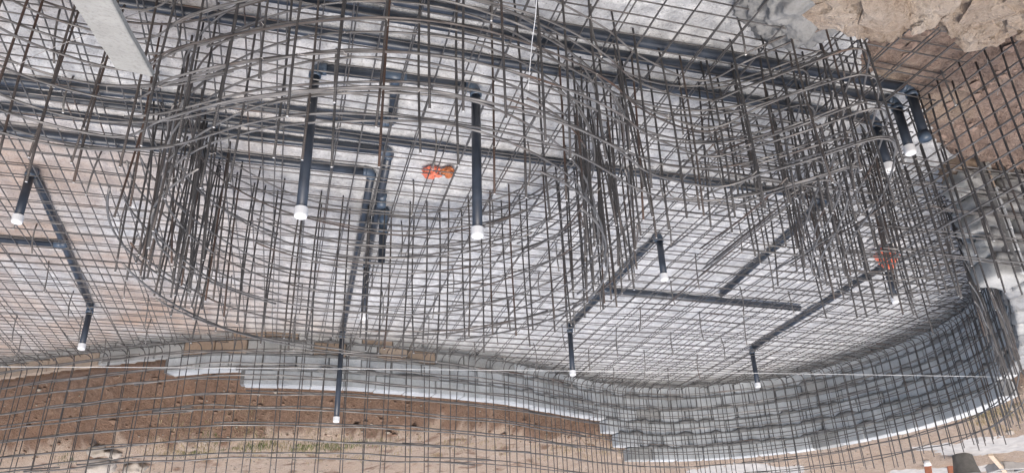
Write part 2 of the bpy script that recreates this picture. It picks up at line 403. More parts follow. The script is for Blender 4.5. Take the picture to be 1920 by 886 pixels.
# ------------------------------------------------------------------ block wall
def block_mesh(L, Hh, T, bev, seed):
    import bmesh
    r = random.Random(seed); bm = bmesh.new(); bmesh.ops.create_cube(bm, size=1)
    for v in bm.verts: v.co = Vector((v.co.x*L, v.co.y*T, v.co.z*Hh)) + Vector([r.uniform(-.004, .004) for _ in range(3)])
    bmesh.ops.bevel(bm, geom=list(bm.edges), offset=bev, segments=1, affect='EDGES')
    me = bpy.data.meshes.new('block'); bm.to_mesh(me); bm.free(); return me
CH, BL, BT = .19, .40, .19
def mat_copy(me, ma):
    q = me.copy(); q.materials.clear(); q.materials.append(ma); return q
shapes = [block_mesh(BL-.014, CH-.014, BT, .008, s) for s in range(4)]
halves = [block_mesh(BL/2-.014, CH-.014, BT, .008, 9+s) for s in range(2)]
VAR = {k: [mat_copy(s, M[k]) for s in shapes] for k in ('block', 'block_old', 'block_tan')}
VARH = {k: [mat_copy(s, M[k]) for s in halves] for k in ('block', 'block_old', 'block_tan')}
def lump_block(seed, L, Hh, T, amp):
    import bmesh
    bm = bmesh.new(); bmesh.ops.create_cube(bm, size=1); bmesh.ops.subdivide_edges(bm, edges=list(bm.edges), cuts=5, use_grid_fill=True)
    for v in bm.verts:
        q = v.co.copy(); sq = Vector((q.x, q.y, q.z)); n_ = sq.normalized()*.56
        q = sq.lerp(n_, .28 if amp > .012 else .05)
        d = mnoise.noise(q*5+Vector((seed*3.7, 0, 0)))+.5*mnoise.noise(q*13+Vector((seed, 2, 0)))
        v.co = Vector((q.x*L, q.y*T, q.z*Hh)) + q.normalized()*amp*d
    me = bpy.data.meshes.new('block'); bm.to_mesh(me); bm.free()
    me.polygons.foreach_set('use_smooth', [True]*len(me.polygons)); return me
ROUGH = []
for q_ in range(3):
    me = lump_block(90+q_, BL, CH-.01, BT, .028); me.materials.append(bpy.data.materials['lump_concrete' if q_ else 'weathered_block']); ROUGH.append(me)
wallroot = empty('block_wall', (WALL[0][0], WALL[0][1], -.1), 'curved low wall of grey concrete blocks with stepped top along the pit edge', 'wall')
def courses(s):
    if s < S_END: return 6
    if s < S_STEP-.62: return 7
    if s < S_STEP-.40: return 7
    if s < S_STEP-.05: return 6
    if s < S_STEP+.18: return 5
    if s < S_445: return 4
    if s < S_340: return 3
    return 2
HAVE = [[] for _ in range(7)]
ctr = WALL - WN*(BT/2)                       # centre line of the blocks, inner face lies on WALL
for c_ in range(7):
    s = .02 + (BL/2 if c_ % 2 else 0)
    first = True
    while s < WL-.5:
        half = first and c_ % 2 == 1
        if half: s = .02
        first = False; L = BL/2 if half else BL
        mid = s+L/2
        if courses(mid) > c_:
            HAVE[c_].append((s, s+L)); p, tg = along(WALL, mid); p = p-np.array([np.interp(mid, WD, WN[:, 0]), np.interp(mid, WD, WN[:, 1])])*(BT/2)
            tanp = .02
            if mid > S_STEP+3.2: tanp = .45 if c_ < 2 else .03
            if mid > S_340: tanp = .45
            if mid < S_STEP+2: tanp = 0
            if mid < 3.6 and c_ < 2: tanp = .35
            kind = 'block_tan' if random.random() < tanp else ('block_old' if (c_ == 0 or mid > S_340 or (mid > S_STEP+2 and c_ < 2) or random.random() < .05) else 'block')
            me = random.choice((VARH if half else VAR)[kind])
            if c_ == 5 and mid < S_END-.4 and not half: me = random.choice(ROUGH)
            o = bpy.data.objects.new('block', me); col.objects.link(o); o.parent = wallroot
            zz = CH*c_+CH/2
            jn = random.gauss(0, .006)
            nrm = np.array([tg[1], -tg[0]])
            o.location = (p[0]+nrm[0]*jn-WALL[0][0], p[1]+nrm[1]*jn-WALL[0][1], zz+random.uniform(-.003, .003))
            o.rotation_euler = (random.gauss(0, .008), random.gauss(0, .006), math.atan2(tg[1], tg[0])+random.gauss(0, .012))
        s += L
# mortar core (recessed) and squeezed bed joints
Vm, Fm = [], []
for i in range(len(ctr)-1):
    h = 0; sm = (WD[i]+WD[i+1])/2
    while h < 7 and any(a_ <= sm-.05 and sm+.05 <= b__ or (a_ <= sm <= b__ and any(abs(c0-b__) < .01 or abs(c1-a_) < .01 for c0, c1 in HAVE[h])) for a_, b__ in HAVE[h]): h += 1
    h = CH*h-.1-.014
    n0, n1 = WN[i]*(BT/2-.035), WN[i+1]*(BT/2-.035); b0 = len(Vm)
    for q, n_ in ((ctr[i], n0), (ctr[i+1], n1)):
        for sg in (-1, 1):
            for z in (-.1, h): Vm.append((q[0]+sg*n_[0], q[1]+sg*n_[1], z))
    Fm += [(b0+0, b0+1, b0+5, b0+4), (b0+2, b0+6, b0+7, b0+3), (b0+1, b0+3, b0+7, b0+5), (b0, b0+2, b0+3, b0+1), (b0+4, b0+5, b0+7, b0+6)]
link('mortar_core', mesh('mortar_core', Vm, Fm), M['mortar'], wallroot)
def squeeze(c_, s0, s1, amp=1.0):
    ss = np.arange(s0, s1, .035)
    if len(ss) < 4: return
    P, rr = [], []
    for s in ss:
        p, tg = along(WALL, s); nrm = np.interp(s, WD, WN[:, 0]), np.interp(s, WD, WN[:, 1])
        nval = mnoise.noise(Vector((s*4.2, c_*7.3, 1.7)))+.6*mnoise.noise(Vector((s*11, c_*3.1, 5.2)))
        lump = max(0, nval+.18); r_ = .008+.042*amp*lump
        P.append((p[0]+nrm[0]*.004, p[1]+nrm[1]*.004, -.1+CH*c_-.4*r_+random.uniform(-.004, .004))); rr.append(r_)
    tube('bed_joint', P, np.array(rr), M['mortar'], wallroot, 6)
for c_ in range(1, 7):
    lim = [s for s in np.arange(0.05, WL-.6, .05) if courses(s) > c_ or (courses(s) == c_ and False)]
    if lim: squeeze(c_, min(lim), max(lim), 1.0 if c_ > 1 else .5)

# wall end: a pier of lumpy blocks turned towards the bank
prx, pry = -3.70, 5.36
pier = empty('block_pier', (prx, pry, -.05), 'rough end of the wall, lumpy mortared blocks under a white block top', 'wall')
dirB = np.array([-.957, .29]); ang = math.atan2(dirB[1], dirB[0])
for c_ in range(6):
    for j in range(3):
        L = .27; off = j*.27+.10+(.07 if c_ % 2 else 0)
        if j == 0: off = .08+random.uniform(-.04, .04)
        last = c_ == 5
        me = lump_block(c_*5+j, L+.02, .185, .24, .02 if last else .05)
        me.materials.append(M['block_tan'] if (c_ == 0 and j == 0) else M['block_old'])
        o = bpy.data.objects.new('block', me); col.objects.link(o); o.parent = pier
        o.location = (dirB[0]*off+random.uniform(-.01, .01), dirB[1]*off+.12+random.uniform(-.015, .015), .09+c_*.187)
        o.rotation_euler = (random.gauss(0, .05), random.gauss(0, .05), ang+random.gauss(0, .06))
for c_ in range(1, 6):
    ss = np.linspace(0, .85, 22); P, rr = [], []
    for s in ss:
        nv = mnoise.noise(Vector((s*7, c_*4.4, 0)))+.3
        P.append((prx+dirB[0]*s, pry+dirB[1]*s-.005-.01*nv, -.05+c_*.187)); rr.append(.016+.038*max(0, nv))
    tube('bed_joint', P, np.array(rr), M['mortar'], pier, 7)

# ------------------------------------------------------------------ reinforcing bars
RB = .0066
def wob_path(P, amp=.006, f=1.3, seed=None):
    P = np.array(P, float); sd_ = random.uniform(0, 900) if seed is None else seed
    d = arclen(P)
    for i in range(len(P)):
        q = Vector((d[i]*f, sd_, 0)); P[i] += amp*np.array([mnoise.noise(q), mnoise.noise(q+Vector((0, 31, 0))), mnoise.noise(q+Vector((0, 67, 0)))])*2
    return P
def upright_mesh(seed):
    r = random.Random(seed); zz = np.linspace(0, 1, 7)
    bow = r.uniform(-.012, .012); ph = r.uniform(0, 6.28)
    P = [(bow*math.sin(z*3.14)*math.cos(ph)*2, bow*math.sin(z*3.14)*math.sin(ph)*2, z) for z in zz]
    V, F_ = tube_geo(P, RB, 6); me = mesh('upright_bar', V, F_, True); return me
UPR = {k: [upright_mesh(s) for s in range(5)] for k in ('bar', 'bar_dark', 'bar_rusty')}
for k, l in UPR.items():
    for q in l:
        q.materials.append(M[k]); q.materials.append(M['cut_end'])
        q.polygons[len(q.polygons)-1].material_index = 1
def upright(root, x, y, z0, h, tilt=.015, mat='bar_dark', lean=None):
    o = bpy.data.objects.new('upright_bar', random.choice(UPR[mat])); col.objects.link(o); o.parent = root
    o.location = Vector((x, y, z0))-root.location; o.scale = (1, 1, h)
    lx, ly = (random.gauss(0, tilt), random.gauss(0, tilt)) if lean is None else lean
    o.rotation_euler = (lx, ly, random.uniform(0, 6.28)); return o
def hbar(root, name, P2, z, mat='bar', r=RB, amp=.008, n=6, zs=.01):
    P = np.column_stack([P2, np.full(len(P2), z)]); P = wob_path(P, amp)
    P[:, 2] += np.linspace(random.gauss(0, zs), random.gauss(0, zs), len(P))
    return tube(name, P, r, M[mat], root, n)
TIES = {}
def tie(root, p):
    TIES.setdefault(root, []).append(np.array(p, float))
def flush_ties():
    for root, L in TIES.items():
        Vt, Ft = [], []
        for p in L:
            a = random.uniform(0, 6.28); u = np.array([math.cos(a), math.sin(a), random.uniform(-.6, .6)]); u /= np.linalg.norm(u)
            v = np.cross(u, [0, 0, 1.0]); v /= np.linalg.norm(v)
            Pt = [p-u*.014, p-u*.007+v*.009, p+u*.006-v*.008, p+u*.016, p+u*.03+np.array([0, 0, random.uniform(-.015, .02)])]
            V_, F_ = tube_geo(Pt, .0022, 3, False); b0 = len(Vt); Vt += V_; Ft += [tuple(i+b0 for i in f) for f in F_]
        o = link('tie_wires', mesh('tie_wires', Vt, Ft), M['wire'], root); o['kind'] = 'stuff'

# floor mats: two crossing layers, clipped to the pit outline
FLOORPOLY = np.vstack([WALL+WN*.06, [(8.9, 8), (8.8, 3.2), (5.9, 2.0), (0, 2.0), (-2.5, 2.6), (-3.25, 3.0), (-2.95, 4.0), (-3.0, 5.0)]])
def clip_line(o2, d2):
    ts = []
    for i in range(len(FLOORPOLY)):
        a, b_ = FLOORPOLY[i], FLOORPOLY[(i+1) % len(FLOORPOLY)]; e = b_-a; den = d2[0]*e[1]-d2[1]*e[0]
        if abs(den) < 1e-9: continue
        tt = ((a[0]-o2[0])*e[1]-(a[1]-o2[1])*e[0])/den; uu = ((a[0]-o2[0])*d2[1]-(a[1]-o2[1])*d2[0])/den
        if 0 <= uu < 1: ts.append(tt)
    ts.sort(); return [(ts[i], ts[i+1]) for i in range(0, len(ts)-1, 2) if ts[i+1]-ts[i] > .25]
def floor_mat(root, z, offA, offB, sp):
    for d2, o2, off, dz in ((A2, B2, offA, .011), (B2, A2, offB, 0)):
        for k_ in range(-60, 90):
            base = o2*(k_*sp+off+random.gauss(0, .012)); dirn = d2+o2*random.gauss(0, .004)
            for t0, t1 in clip_line(base, dirn):
                n_ = max(3, int((t1-t0)/.5)); tt = np.linspace(t0+.02, t1-.02, n_)
                P = np.array([[*(base+dirn*q), z+dz+.016*mnoise.noise(Vector((*(base+dirn*q)*.8, z*9)))] for q in tt])
                P = wob_path(P, .008, .7)
                tube('mesh_bar', P, .0051, M['bar_mesh'], root, 5)
lowmat = empty('rebar_mat', (1, 7, .08), 'lower flat steel bar grid lying just above the pale concrete floor', 'rebar mesh')
floor_mat(lowmat, .085, .03, .05, .19)
topmat = empty('rebar_mat', (1, 7, .16), 'upper flat steel bar grid raised on short stubs over the floor pipes', 'rebar mesh')
floor_mat(topmat, .150, .07, .085, .19)
# short spacer stubs standing in the mats
for i in range(-7, 12):
    for j in range(3, 14):
        q = B2*(i*.78+random.uniform(-.1, .1))+A2*(j*.78+random.uniform(-.1, .1))
        if inside(np.array([q[0]]), np.array([q[1]]), FLOORPOLY)[0]: upright(topmat, q[0], q[1], .01, random.uniform(.28, .40), .05, 'bar')

# far wall reinforcement: follows the block wall, double layer
farroot = empty('rebar_wall', (WALL[40][0], WALL[40][1], 0), 'long curved double rebar grid standing before the stepped block wall', 'rebar mesh')
for li, (off, sp) in enumerate(((.07, .150), (.20, .158))):
    line = WALL+WN*off
    ll = arclen(line)[-1]; s = .12+li*.07
    while s < ll-.9:
        p, tg = along(line, s); nn = np.array([np.interp(s, WD, WN[:, 0]), np.interp(s, WD, WN[:, 1])])
        top = random.gauss(1.66, .04) if s < S_STEP else random.gauss(1.80, .04)
        if s < 2.5: top = random.gauss(1.35, .06)
        leg = .30 if li == 1 else .15; R_ = .09
        lean = np.array([random.gauss(0, .012), random.gauss(0, .012)])
        P = [(p[0]+nn[0]*leg, p[1]+nn[1]*leg, .18)]
        for a in np.linspace(0, math.pi/2, 4):
            q = R_*(1-math.sin(a)); P.append((p[0]+nn[0]*q, p[1]+nn[1]*q, .18+R_*(1-math.cos(a))))
        for z in np.linspace(.45, top, 4): P.append((p[0]+lean[0]*z, p[1]+lean[1]*z, z))
        tube('upright_bar', wob_path(P, .005, 1.5), .0060, M['bar_dark'], farroot, 5)
        s += sp*(1.0 if s < S_STEP else (1.3 if s < S_STEP+1.5 else 1.7))+random.gauss(0, .008)
    for zi, z in enumerate(np.arange(.24+li*.045, 1.62, .18)):
        zz = z+random.gauss(0, .012)
        e0 = 0 if z < 1.2 else int(s_at_px(1810, 560)/WL*len(line)*.55)
        seg = line[e0:-6]
        # laid in lapped lengths of about six metres
        k0 = 0
        while k0 < len(seg)-10:
            k1 = min(len(seg), k0+random.randint(52, 66)); hbar(farroot, 'horizontal_bar', seg[k0:k1]+np.array([[random.gauss(0, .006), 0]]), zz+random.gauss(0, .008), 'bar', .0064 if WD[e0+k0] < S_STEP else .0098, .016, 5)
            k0 = k1-6

# round spa cage
SC = np.array([.80, 4.42])
spa = empty('rebar_ring', (SC[0], SC[1], 0), 'round spa cage of circular hoops and upright bars in the middle', 'rebar cage')
for li, (R_, nb_, zoff) in enumerate(((1.37, 47, .03), (1.58, 50, 0))):
    for z in np.arange(.10+zoff, 1.30, .195):
        a0 = random.uniform(0, 6.28)
        for hlf in range(2):
            th = np.linspace(a0+hlf*math.pi-.12, a0+hlf*math.pi+math.pi+.14, 40)
            if li == 1:
                if hlf: continue
                th = np.linspace(-.35+random.gauss(0, .1), math.pi+.25+random.gauss(0, .1), 50)
            rr = R_+.06*np.array([mnoise.noise(Vector((math.cos(x)*1.3, math.sin(x)*1.3, z*7+li*20))) for x in th])+random.gauss(0, .008)
            if z > 1.1 and li == 1:                  # the highest hoop is only begun
                if hlf: continue
                th, rr = th[6:24], rr[6:24]
            hbar(spa, 'hoop_bar', SC+np.column_stack([np.cos(th), np.sin(th)])*rr[:, None], z+random.gauss(0, .018), 'bar' if random.random() < .93 else 'bar_rusty', .0064, .012, 6, .035)
    for i in range(nb_):
        a = 2*math.pi*(i+random.gauss(0, .10))/nb_+.03
        x, y = SC+R_*np.array([math.cos(a), math.sin(a)])
        near = math.sin(a) < -.3
        if near and li == 1: continue
        h = random.gauss(1.10 if (near and li == 1) else 1.30, .05)
        upright(spa, x, y, .01, h, .016, 'bar_dark' if random.random() < .8 else 'bar_rusty')
        for z in np.arange(.10+zoff, min(h, 1.28), .195):
            if random.random() < .45: tie(spa, (x, y, z))

for a0, n_ in ((.05, 26), (math.pi-.05, 24)):
    for i in range(n_):
        a = a0+random.gauss(0, .30); R_ = random.choice((1.30, 1.42, 1.52, 1.64))+random.gauss(0, .03)
        upright(spa, SC[0]+R_*math.cos(a), SC[1]+R_*math.sin(a), .01, random.gauss(1.2, .10), .045, 'bar_dark' if random.random() < .7 else 'bar_rusty')
for i in range(16):
    a = random.uniform(0, 6.28); R_ = random.choice((1.39, 1.60)); th = np.linspace(a, a+random.uniform(.7, 1.6), 18); z = .10+.195*random.randint(0, 6)
    hbar(spa, 'hoop_bar', SC+np.column_stack([np.cos(th), np.sin(th)])*(R_+random.gauss(0, .02)), z+random.choice((-1, 1))*.02, 'bar', .0070, .010, 6, .03)

# near scalloped wall: lobes meeting in rounded cusps
def arc3(a, b_, sag, n=24, side=-1):
    a, b_ = np.array(a), np.array(b_); c_ = (a+b_)/2; ch = np.linalg.norm(b_-a); dr = (b_-a)/ch
    nrm = np.array([-dr[1], dr[0]])*side; tt = np.linspace(-1, 1, n)
    return np.array([c_+dr*ch/2*q+nrm*sag*(1-q*q) for q in tt])
cL, cR = np.array([2.13, 3.27]), np.array([-1.02, 3.97])
lobeC = arc3(cL, cR, .74, 26, 1)
if lobeC[13][1] > 3.5: lobeC = arc3(cL, cR, .74, 26, -1)
left = np.array([(5.4, 3.1), (4.7, 2.55), (3.9, 2.32), (3.2, 2.36), (2.62, 2.62), (2.36, 2.98)])
right = np.array([(-1.22, 3.93), (-1.45, 3.79), (-1.72, 3.61), (-1.90, 3.485), (-2.00, 3.45), (-2.08, 3.50), (-2.13, 3.62), (-2.22, 3.95), (-2.28, 4.3), (-2.32, 4.7), (-2.40, 5.1), (-2.58, 5.42), (-3.0, 5.55), (-3.45, 5.40)])
scal = spline(np.vstack([left, lobeC[1:-1:2], right]), .06)
sn = normals2(scal)
if np.dot(sn[len(sn)//2-20], np.array([0, 1])) < 0: sn = -sn
near = empty('rebar_wall', (.4, 3.0, 0), 'scalloped rebar wall with rounded lobes and cusps, standing below the earth bank', 'rebar mesh')
for li, off in enumerate((0, .19)):
    line = scal+sn*off
    if li:                                   # smooth the inner line where it would fold in the corner
        for _ in range(25): line[1:-1] = (line[:-2]+2*line[1:-1]+line[2:])/4
        line = resample(line, .06)
    L_ = arclen(line)[-1]
    for z in np.arange(.2, 1.01, .2):
        cuts = [0, random.uniform(.30, .42), random.uniform(.62, .74), 1]
        for q in range(3):
            i0, i1 = max(0, int(cuts[q]*len(line))-7), min(len(line), int(cuts[q+1]*len(line))+7)
            hbar(near, 'horizontal_bar', line[i0:i1]+np.array([[0, random.gauss(0, .008)]]), z+li*.02+random.gauss(0, .008), 'bar' if random.random() < .93 else 'bar_rusty', .0065, .016, 6, .014)
    s = .1
    while s < L_-.05:
        p, tg = along(line, s)
        mat = 'bar_rusty' if p[0] > 1.9 else ('bar_dark' if random.random() < .85 else 'bar_rusty')
        inlobe = -.9 < p[0] < 2.0
        h = random.gauss(1.12 if inlobe else 1.22, .06)
        if li == 1 and p[0] < -1.9 and p[1] > 3.8 and random.random() < .6: s += .19; continue
        if not (inlobe and li == 1): 
            upright(near, p[0], p[1], .01, h, .016, mat)
            for z in (.2, .4, .6, .8, 1.0):
                if random.random() < .5: tie(near, (p[0], p[1], z+li*.02))
        s += random.gauss(.20 if inlobe else .185, .012)

# straight grid beside the pit on the earth side, and the one crossing before the wall end
def straight_grid(root, p0, p1, zs, sp, top, mat='bar_dark', offs=(0, .12)):
    p0, p1 = np.array(p0), np.array(p1); d = (p1-p0); L = np.linalg.norm(d); d /= L; n_ = np.array([-d[1], d[0]])
    for li, off in enumerate(offs):
        for z in zs:
            e0, e1 = random.uniform(-.08, .05), random.uniform(-.05, .1)
            P2 = np.array([p0+n_*off+d*q for q in np.linspace(e0, L+e1, max(4, int(L/.25)))])
            hbar(root, 'horizontal_bar', P2, z+li*.03+random.gauss(0, .01), 'bar', .0058, .008, 6)
        s = .03
        while s < L:
            q = p0+n_*off+d*s; upright(root, q[0], q[1], .02, random.gauss(top, .06), .014, mat)
            for z in zs:
                if random.random() < .5: tie(root, (q[0], q[1], z+li*.03))
            s += random.gauss(sp, .01)
g1 = empty('rebar_wall', (-3.0, 4.0, 0), 'straight rebar grid standing over the reddish earth beside two elbow pipes', 'rebar mesh')
straight_grid(g1, (-3.38, 2.75), (-2.66, 5.05), np.arange(.22, 1.15, .2), .19, 1.28)
g2 = empty('rebar_wall', (-3.6, 5.2, 0), 'short straight rebar grid in front of the rough wall end', 'rebar mesh')
straight_grid(g2, (-2.62, 4.95), (-4.9, 5.62), np.arange(.2, 1.1, .2), .2, 1.25, offs=(0, .10))
# inner bench cage inside the rounded corner: hooked U bars and slanting starter bars
bench = empty('rebar_cage', (-2.0, 4.6, 0), 'tangled bench cage of hooked bars inside the rounded pit corner', 'rebar cage')
bl = spline(np.array([(-1.25, 4.25), (-1.5, 4.05), (-1.78, 3.88), (-1.92, 3.95), (-1.98, 4.3), (-2.06, 4.8), (-2.2, 5.25), (-2.5, 5.62)]), .06)
for z in (.25, .45, .65, .85, 1.02):
    hbar(bench, 'hooked_bar', bl+np.array([[random.gauss(0, .02), random.gauss(0, .02)]]), z, 'bar' if z != .65 else 'bar_rusty', .0064, .012, 6, .02)
s = .05; Lb = arclen(bl)[-1]
while s < Lb:
    p, tg = along(bl, s); upright(bench, p[0]+random.gauss(0, .02), p[1]+random.gauss(0, .02), .01, random.gauss(1.08, .12), .03, 'bar_dark'); s += .26
for j, (oy, x0, x1) in enumerate(((4.35, -1.35, -2.1), (4.75, -1.6, -2.9), (5.2, -1.75, -3.2), (5.65, -2.0, -3.5), (6.05, -2.5, -3.9))):
    n_ = int((x0-x1)/.17)
    for i in range(n_):
        x = x0+(x1-x0)*(i+random.uniform(-.2, .2))/n_; y = oy-(x+2.2)*.3+random.gauss(0, .03)
        upright(bench, x, y, .01, random.gauss(1.0 if j < 3 else .82, .12), .03, 'bar_dark' if random.random() < .9 else 'bar_rusty')
    for z in (.34, .60, .84):
        if random.random() < .75: hbar(bench, 'cross_bar', np.array([[x, oy-(x+2.2)*.3] for x in np.linspace(x0+.1, x1-.1, 6)]), z+random.gauss(0, .03), 'bar', .0064, .012)
for i in range(9):                           # U stirrups across the bench
    q = np.array([-1.55, 4.5])+A2*(i*.105-.15)+B2*random.uniform(-.1, .25); Lr = random.uniform(.5, .75); z0, z1 = .2, random.uniform(.42, .62)
    e = q-B2*Lr; r_ = .05; P = []
    P += [(*e, z0)]; P += [(*q, z0)]
    for a in np.linspace(-math.pi/2, math.pi/2, 7): P.append((*(q+B2*r_*math.cos(a)), (z0+z1)/2+(z1-z0)/2*math.sin(a)))
    P += [(*e, z1)]
    tube('stirrup_bar', wob_path(P, .01), .0055, M['bar'], bench, 5)
for i in range(9):                            # loose bars running the length of the bench
    q = np.array([-2.45+i*.14, 3.9+random.uniform(-.1, .5)]); L = random.uniform(1.0, 2.0); z = random.uniform(.5, 1.05)
    P = [(*(q+A2*L*k_), z+random.gauss(0, .012)) for k_ in np.linspace(0, 1, 5)]
    tube('loose_bar', wob_path(P, .012), .006, M['bar' if i % 3 else 'bar_rusty'], bench, 6)
flush_ties()

# ------------------------------------------------------------------ pvc pipes
PRD = .0315; PZ = .042
def arc_corner(a, b_, c_, r):
    a, b_, c_ = map(np.array, (a, b_, c_)); u = (a-b_)/np.linalg.norm(a-b_); v = (c_-b_)/np.linalg.norm(c_-b_)
    ca = np.clip(u@v, -1, 1); half = math.acos(ca)/2; L = r/math.tan(half)
    p0, p1 = b_+u*L, b_+v*L; out = []
    for t_ in np.linspace(0, 1, 8):
        q = (1-t_)**2*p0+2*t_*(1-t_)*b_+t_*t_*p1; out.append(q)
    return p0, p1, np.array(out)
def ring_end(root, p, d, r=PRD*1.17, L=.03, mat='fitting'):
    V, F_ = tube_geo([p-d*L/2, p+d*L/2], r, 16)
    link('socket_ring', mesh('socket_ring', V, F_, True), M[mat], root, None if root.parent is None else (0, 0, 0))
def cap_on(root, p, top=True, mat='cap'):
    V, F_ = tube_geo([p+np.array([0, 0, z]) for z in (-.030, .020, .030, .034)], np.array([.0385, .0385, .035, .020]), 20)
    link('end_cap', mesh('end_cap', V, F_, False), M[mat], root)
def run(root, pts, capped=True, r=PRD, open_end=False):
    pts = [np.array(p, float) for p in pts]; cur = pts[0]
    for i in range(1, len(pts)):
        if i < len(pts)-1:
            p0, p1, arc = arc_corner(pts[i-1], pts[i], pts[i+1], .055)
            n_ = max(2, int(np.linalg.norm(p0-cur)/.5)); tube('pipe', [cur+(p0-cur)*q for q in np.linspace(0, 1, n_)], r, M['pvc'], root, 16)
            el = tube('elbow', arc, r*1.16, M['fitting'], root, 16)
            ring_end(el, p0, (p0-pts[i-1])/np.linalg.norm(p0-pts[i-1]), r*1.27); ring_end(el, p1, (pts[i+1]-p1)/np.linalg.norm(pts[i+1]-p1), r*1.27)
            cur = p1
        else:
            tube('pipe', [cur, (cur+pts[i])/2, pts[i]], r, M['pvc'], root, 18, cap=not open_end)
def tee(root, p, da, db):
    te = tube('tee', [p-da*.07, p+da*.07], PRD*1.2, M['fitting'], root, 16)
    V, F_ = tube_geo([p, p+db*.08], PRD*1.2, 16); link('tee_branch', mesh('tee_branch', V, F_, True), M['fitting'], te, (0, 0, 0))
def fp(x, y): return at(x, y, PZ)
def up(p, h): return np.array([p[0], p[1], h])
A3, B3, Z3 = np.array([*A2, 0]), np.array([*B2, 0]), np.array([0, 0, 1.0])
def pipe_thing(p, label): return empty('pvc_pipe', (p[0], p[1], 0), label, 'pipe', 'grey plastic pool pipes')

q = fp(1640, 225); r_ = pipe_thing(q, 'long grey floor pipe turning up among the rounded corner bars with small white cap')
d = fp(215, 2)-q; d /= np.linalg.norm(d); run(r_, [q+d*8.5, q, up(q, .45)]); cap_on(r_, up(q, .45))
q = fp(1678, 190); r_ = pipe_thing(q, 'grey floor pipe with elbow and white-capped riser beside the reddish earth')
d = fp(700, 27)-q; d /= np.linalg.norm(d); run(r_, [q+d*8.5, q, up(q, .45)]); cap_on(r_, up(q, .45))
q = fp(1705, 165); r_ = pipe_thing(q, 'grey floor pipe with elbow and riser ending in a blue-grey socket, beside reddish earth')
d = fp(960, 38)-q; d /= np.linalg.norm(d); run(r_, [q+d*7.5, q, up(q, .45)]); ring_end(r_, up(q, .44), Z3, PRD*1.25, .06)

q0, qt, q1 = fp(592, 128), fp(742, 143), fp(892, 164)
r_ = pipe_thing(qt, 'grey pipe branching to two tall white-capped risers inside the round cage')
qe = fp(735, 230); d = fp(0, 149)-qe; d /= np.linalg.norm(d)
run(r_, [up(q0, 1.09), q0, q1, up(q1, 1.13)]); cap_on(r_, up(q0, 1.09)); cap_on(r_, up(q1, 1.13))
run(r_, [qe+d*6, qe, qt]); dd = (qe-qt)/np.linalg.norm(qe-qt); tee(r_, qt, B3, dd)

q = fp(1556, 371); r_ = pipe_thing(q, 'grey floor pipe crossing the whole pit, then turning towards the block wall')
d = fp(0, 170)-q; d /= np.linalg.norm(d); run(r_, [q+d*10, q, fp(1352, 552)])

q = fp(730, 284); e = fp(688, 490); r_ = pipe_thing(q, 'grey floor pipe with one open-ended riser and one short white-capped riser')
d = fp(0, 203)-q; d /= np.linalg.norm(d); run(r_, [q+d*6, q, e, up(e, .62)]); cap_on(r_, up(e, .62))
dirg = (e-q)/np.linalg.norm(e-q); tq = fp(716, 372); tee(r_, tq, dirg, Z3)
o2 = fp(719, 410); V, F_ = tube_geo([up(o2, z) for z in (.06, .25, .47)], PRD, 18, False); link('pipe', mesh('pipe', V, F_, True), M['pvc'], r_)
V, F_ = tube_geo([up(o2, z) for z in (.469, .25)], PRD*.86, 18, False); link('pipe_bore', mesh('pipe_bore', V, F_, True), M['pvc'], r_)
ang_ = np.linspace(0, 2*math.pi, 18, endpoint=False)
Vr = [(o2[0]+rr*math.cos(a), o2[1]+rr*math.sin(a), .4705) for rr in (PRD, PRD*.86) for a in ang_]
link('pipe_rim', mesh('pipe_rim', Vr, [(i, (i+1) % 18, 18+(i+1) % 18, 18+i) for i in range(18)]), M['fitting'], r_)
tube('elbow', spline(np.array([o2-dirg*.16+Z3*.0, o2-dirg*.05+Z3*.01, o2+Z3*.06, o2+Z3*.13]), .02), PRD*1.2, M['fitting'], r_, 16)
ring_end(r_, o2+Z3*.13, Z3, PRD*1.3)

q = fp(697, 323); e = fp(642, 623); r_ = pipe_thing(q, 'grey floor pipe running to a tall white-capped riser at the low block wall')
d = fp(0, 243)-q; d /= np.linalg.norm(d); run(r_, [q+d*6, q, e, up(e, 1.12)]); cap_on(r_, up(e, 1.12))

q, e = fp(60, 316), fp(170, 575); r_ = pipe_thing(q, 'grey pipe with two short white-capped risers on the pinkish dusty floor')
run(r_, [up(q, .48), q, e, up(e, .50)]); cap_on(r_, up(q, .48)); cap_on(r_, up(e, .50))
tq = fp(125, 458); d = (e-q)/np.linalg.norm(e-q); tq = q+d*((tq-q)@d); run(r_, [tq+B3*3, tq]); tee(r_, tq, d, B3)

q, e, e2 = fp(1235, 440), fp(1068, 613), fp(1500, 577)
r_ = pipe_thing(q, 'grey tee pipe with two white-capped risers on the clean pale floor')
run(r_, [up(q, .48), q, e, up(e, .63)]); cap_on(r_, up(q, .48)); cap_on(r_, up(e, .63))
d = (e-q)/np.linalg.norm(e-q); tq = q+d*((fp(1140, 545)-q)@d); run(r_, [tq, e2]); db = (e2-tq)/np.linalg.norm(e2-tq); tee(r_, tq, d, db)

q, e = fp(1661, 496), fp(1409, 653); r_ = pipe_thing(q, 'grey pipe between an orange bag and the tall block wall, white-capped risers at both ends')
run(r_, [up(q, .44), q, e, up(e, .56)]); cap_on(r_, up(q, .44)); cap_on(r_, up(e, .56))

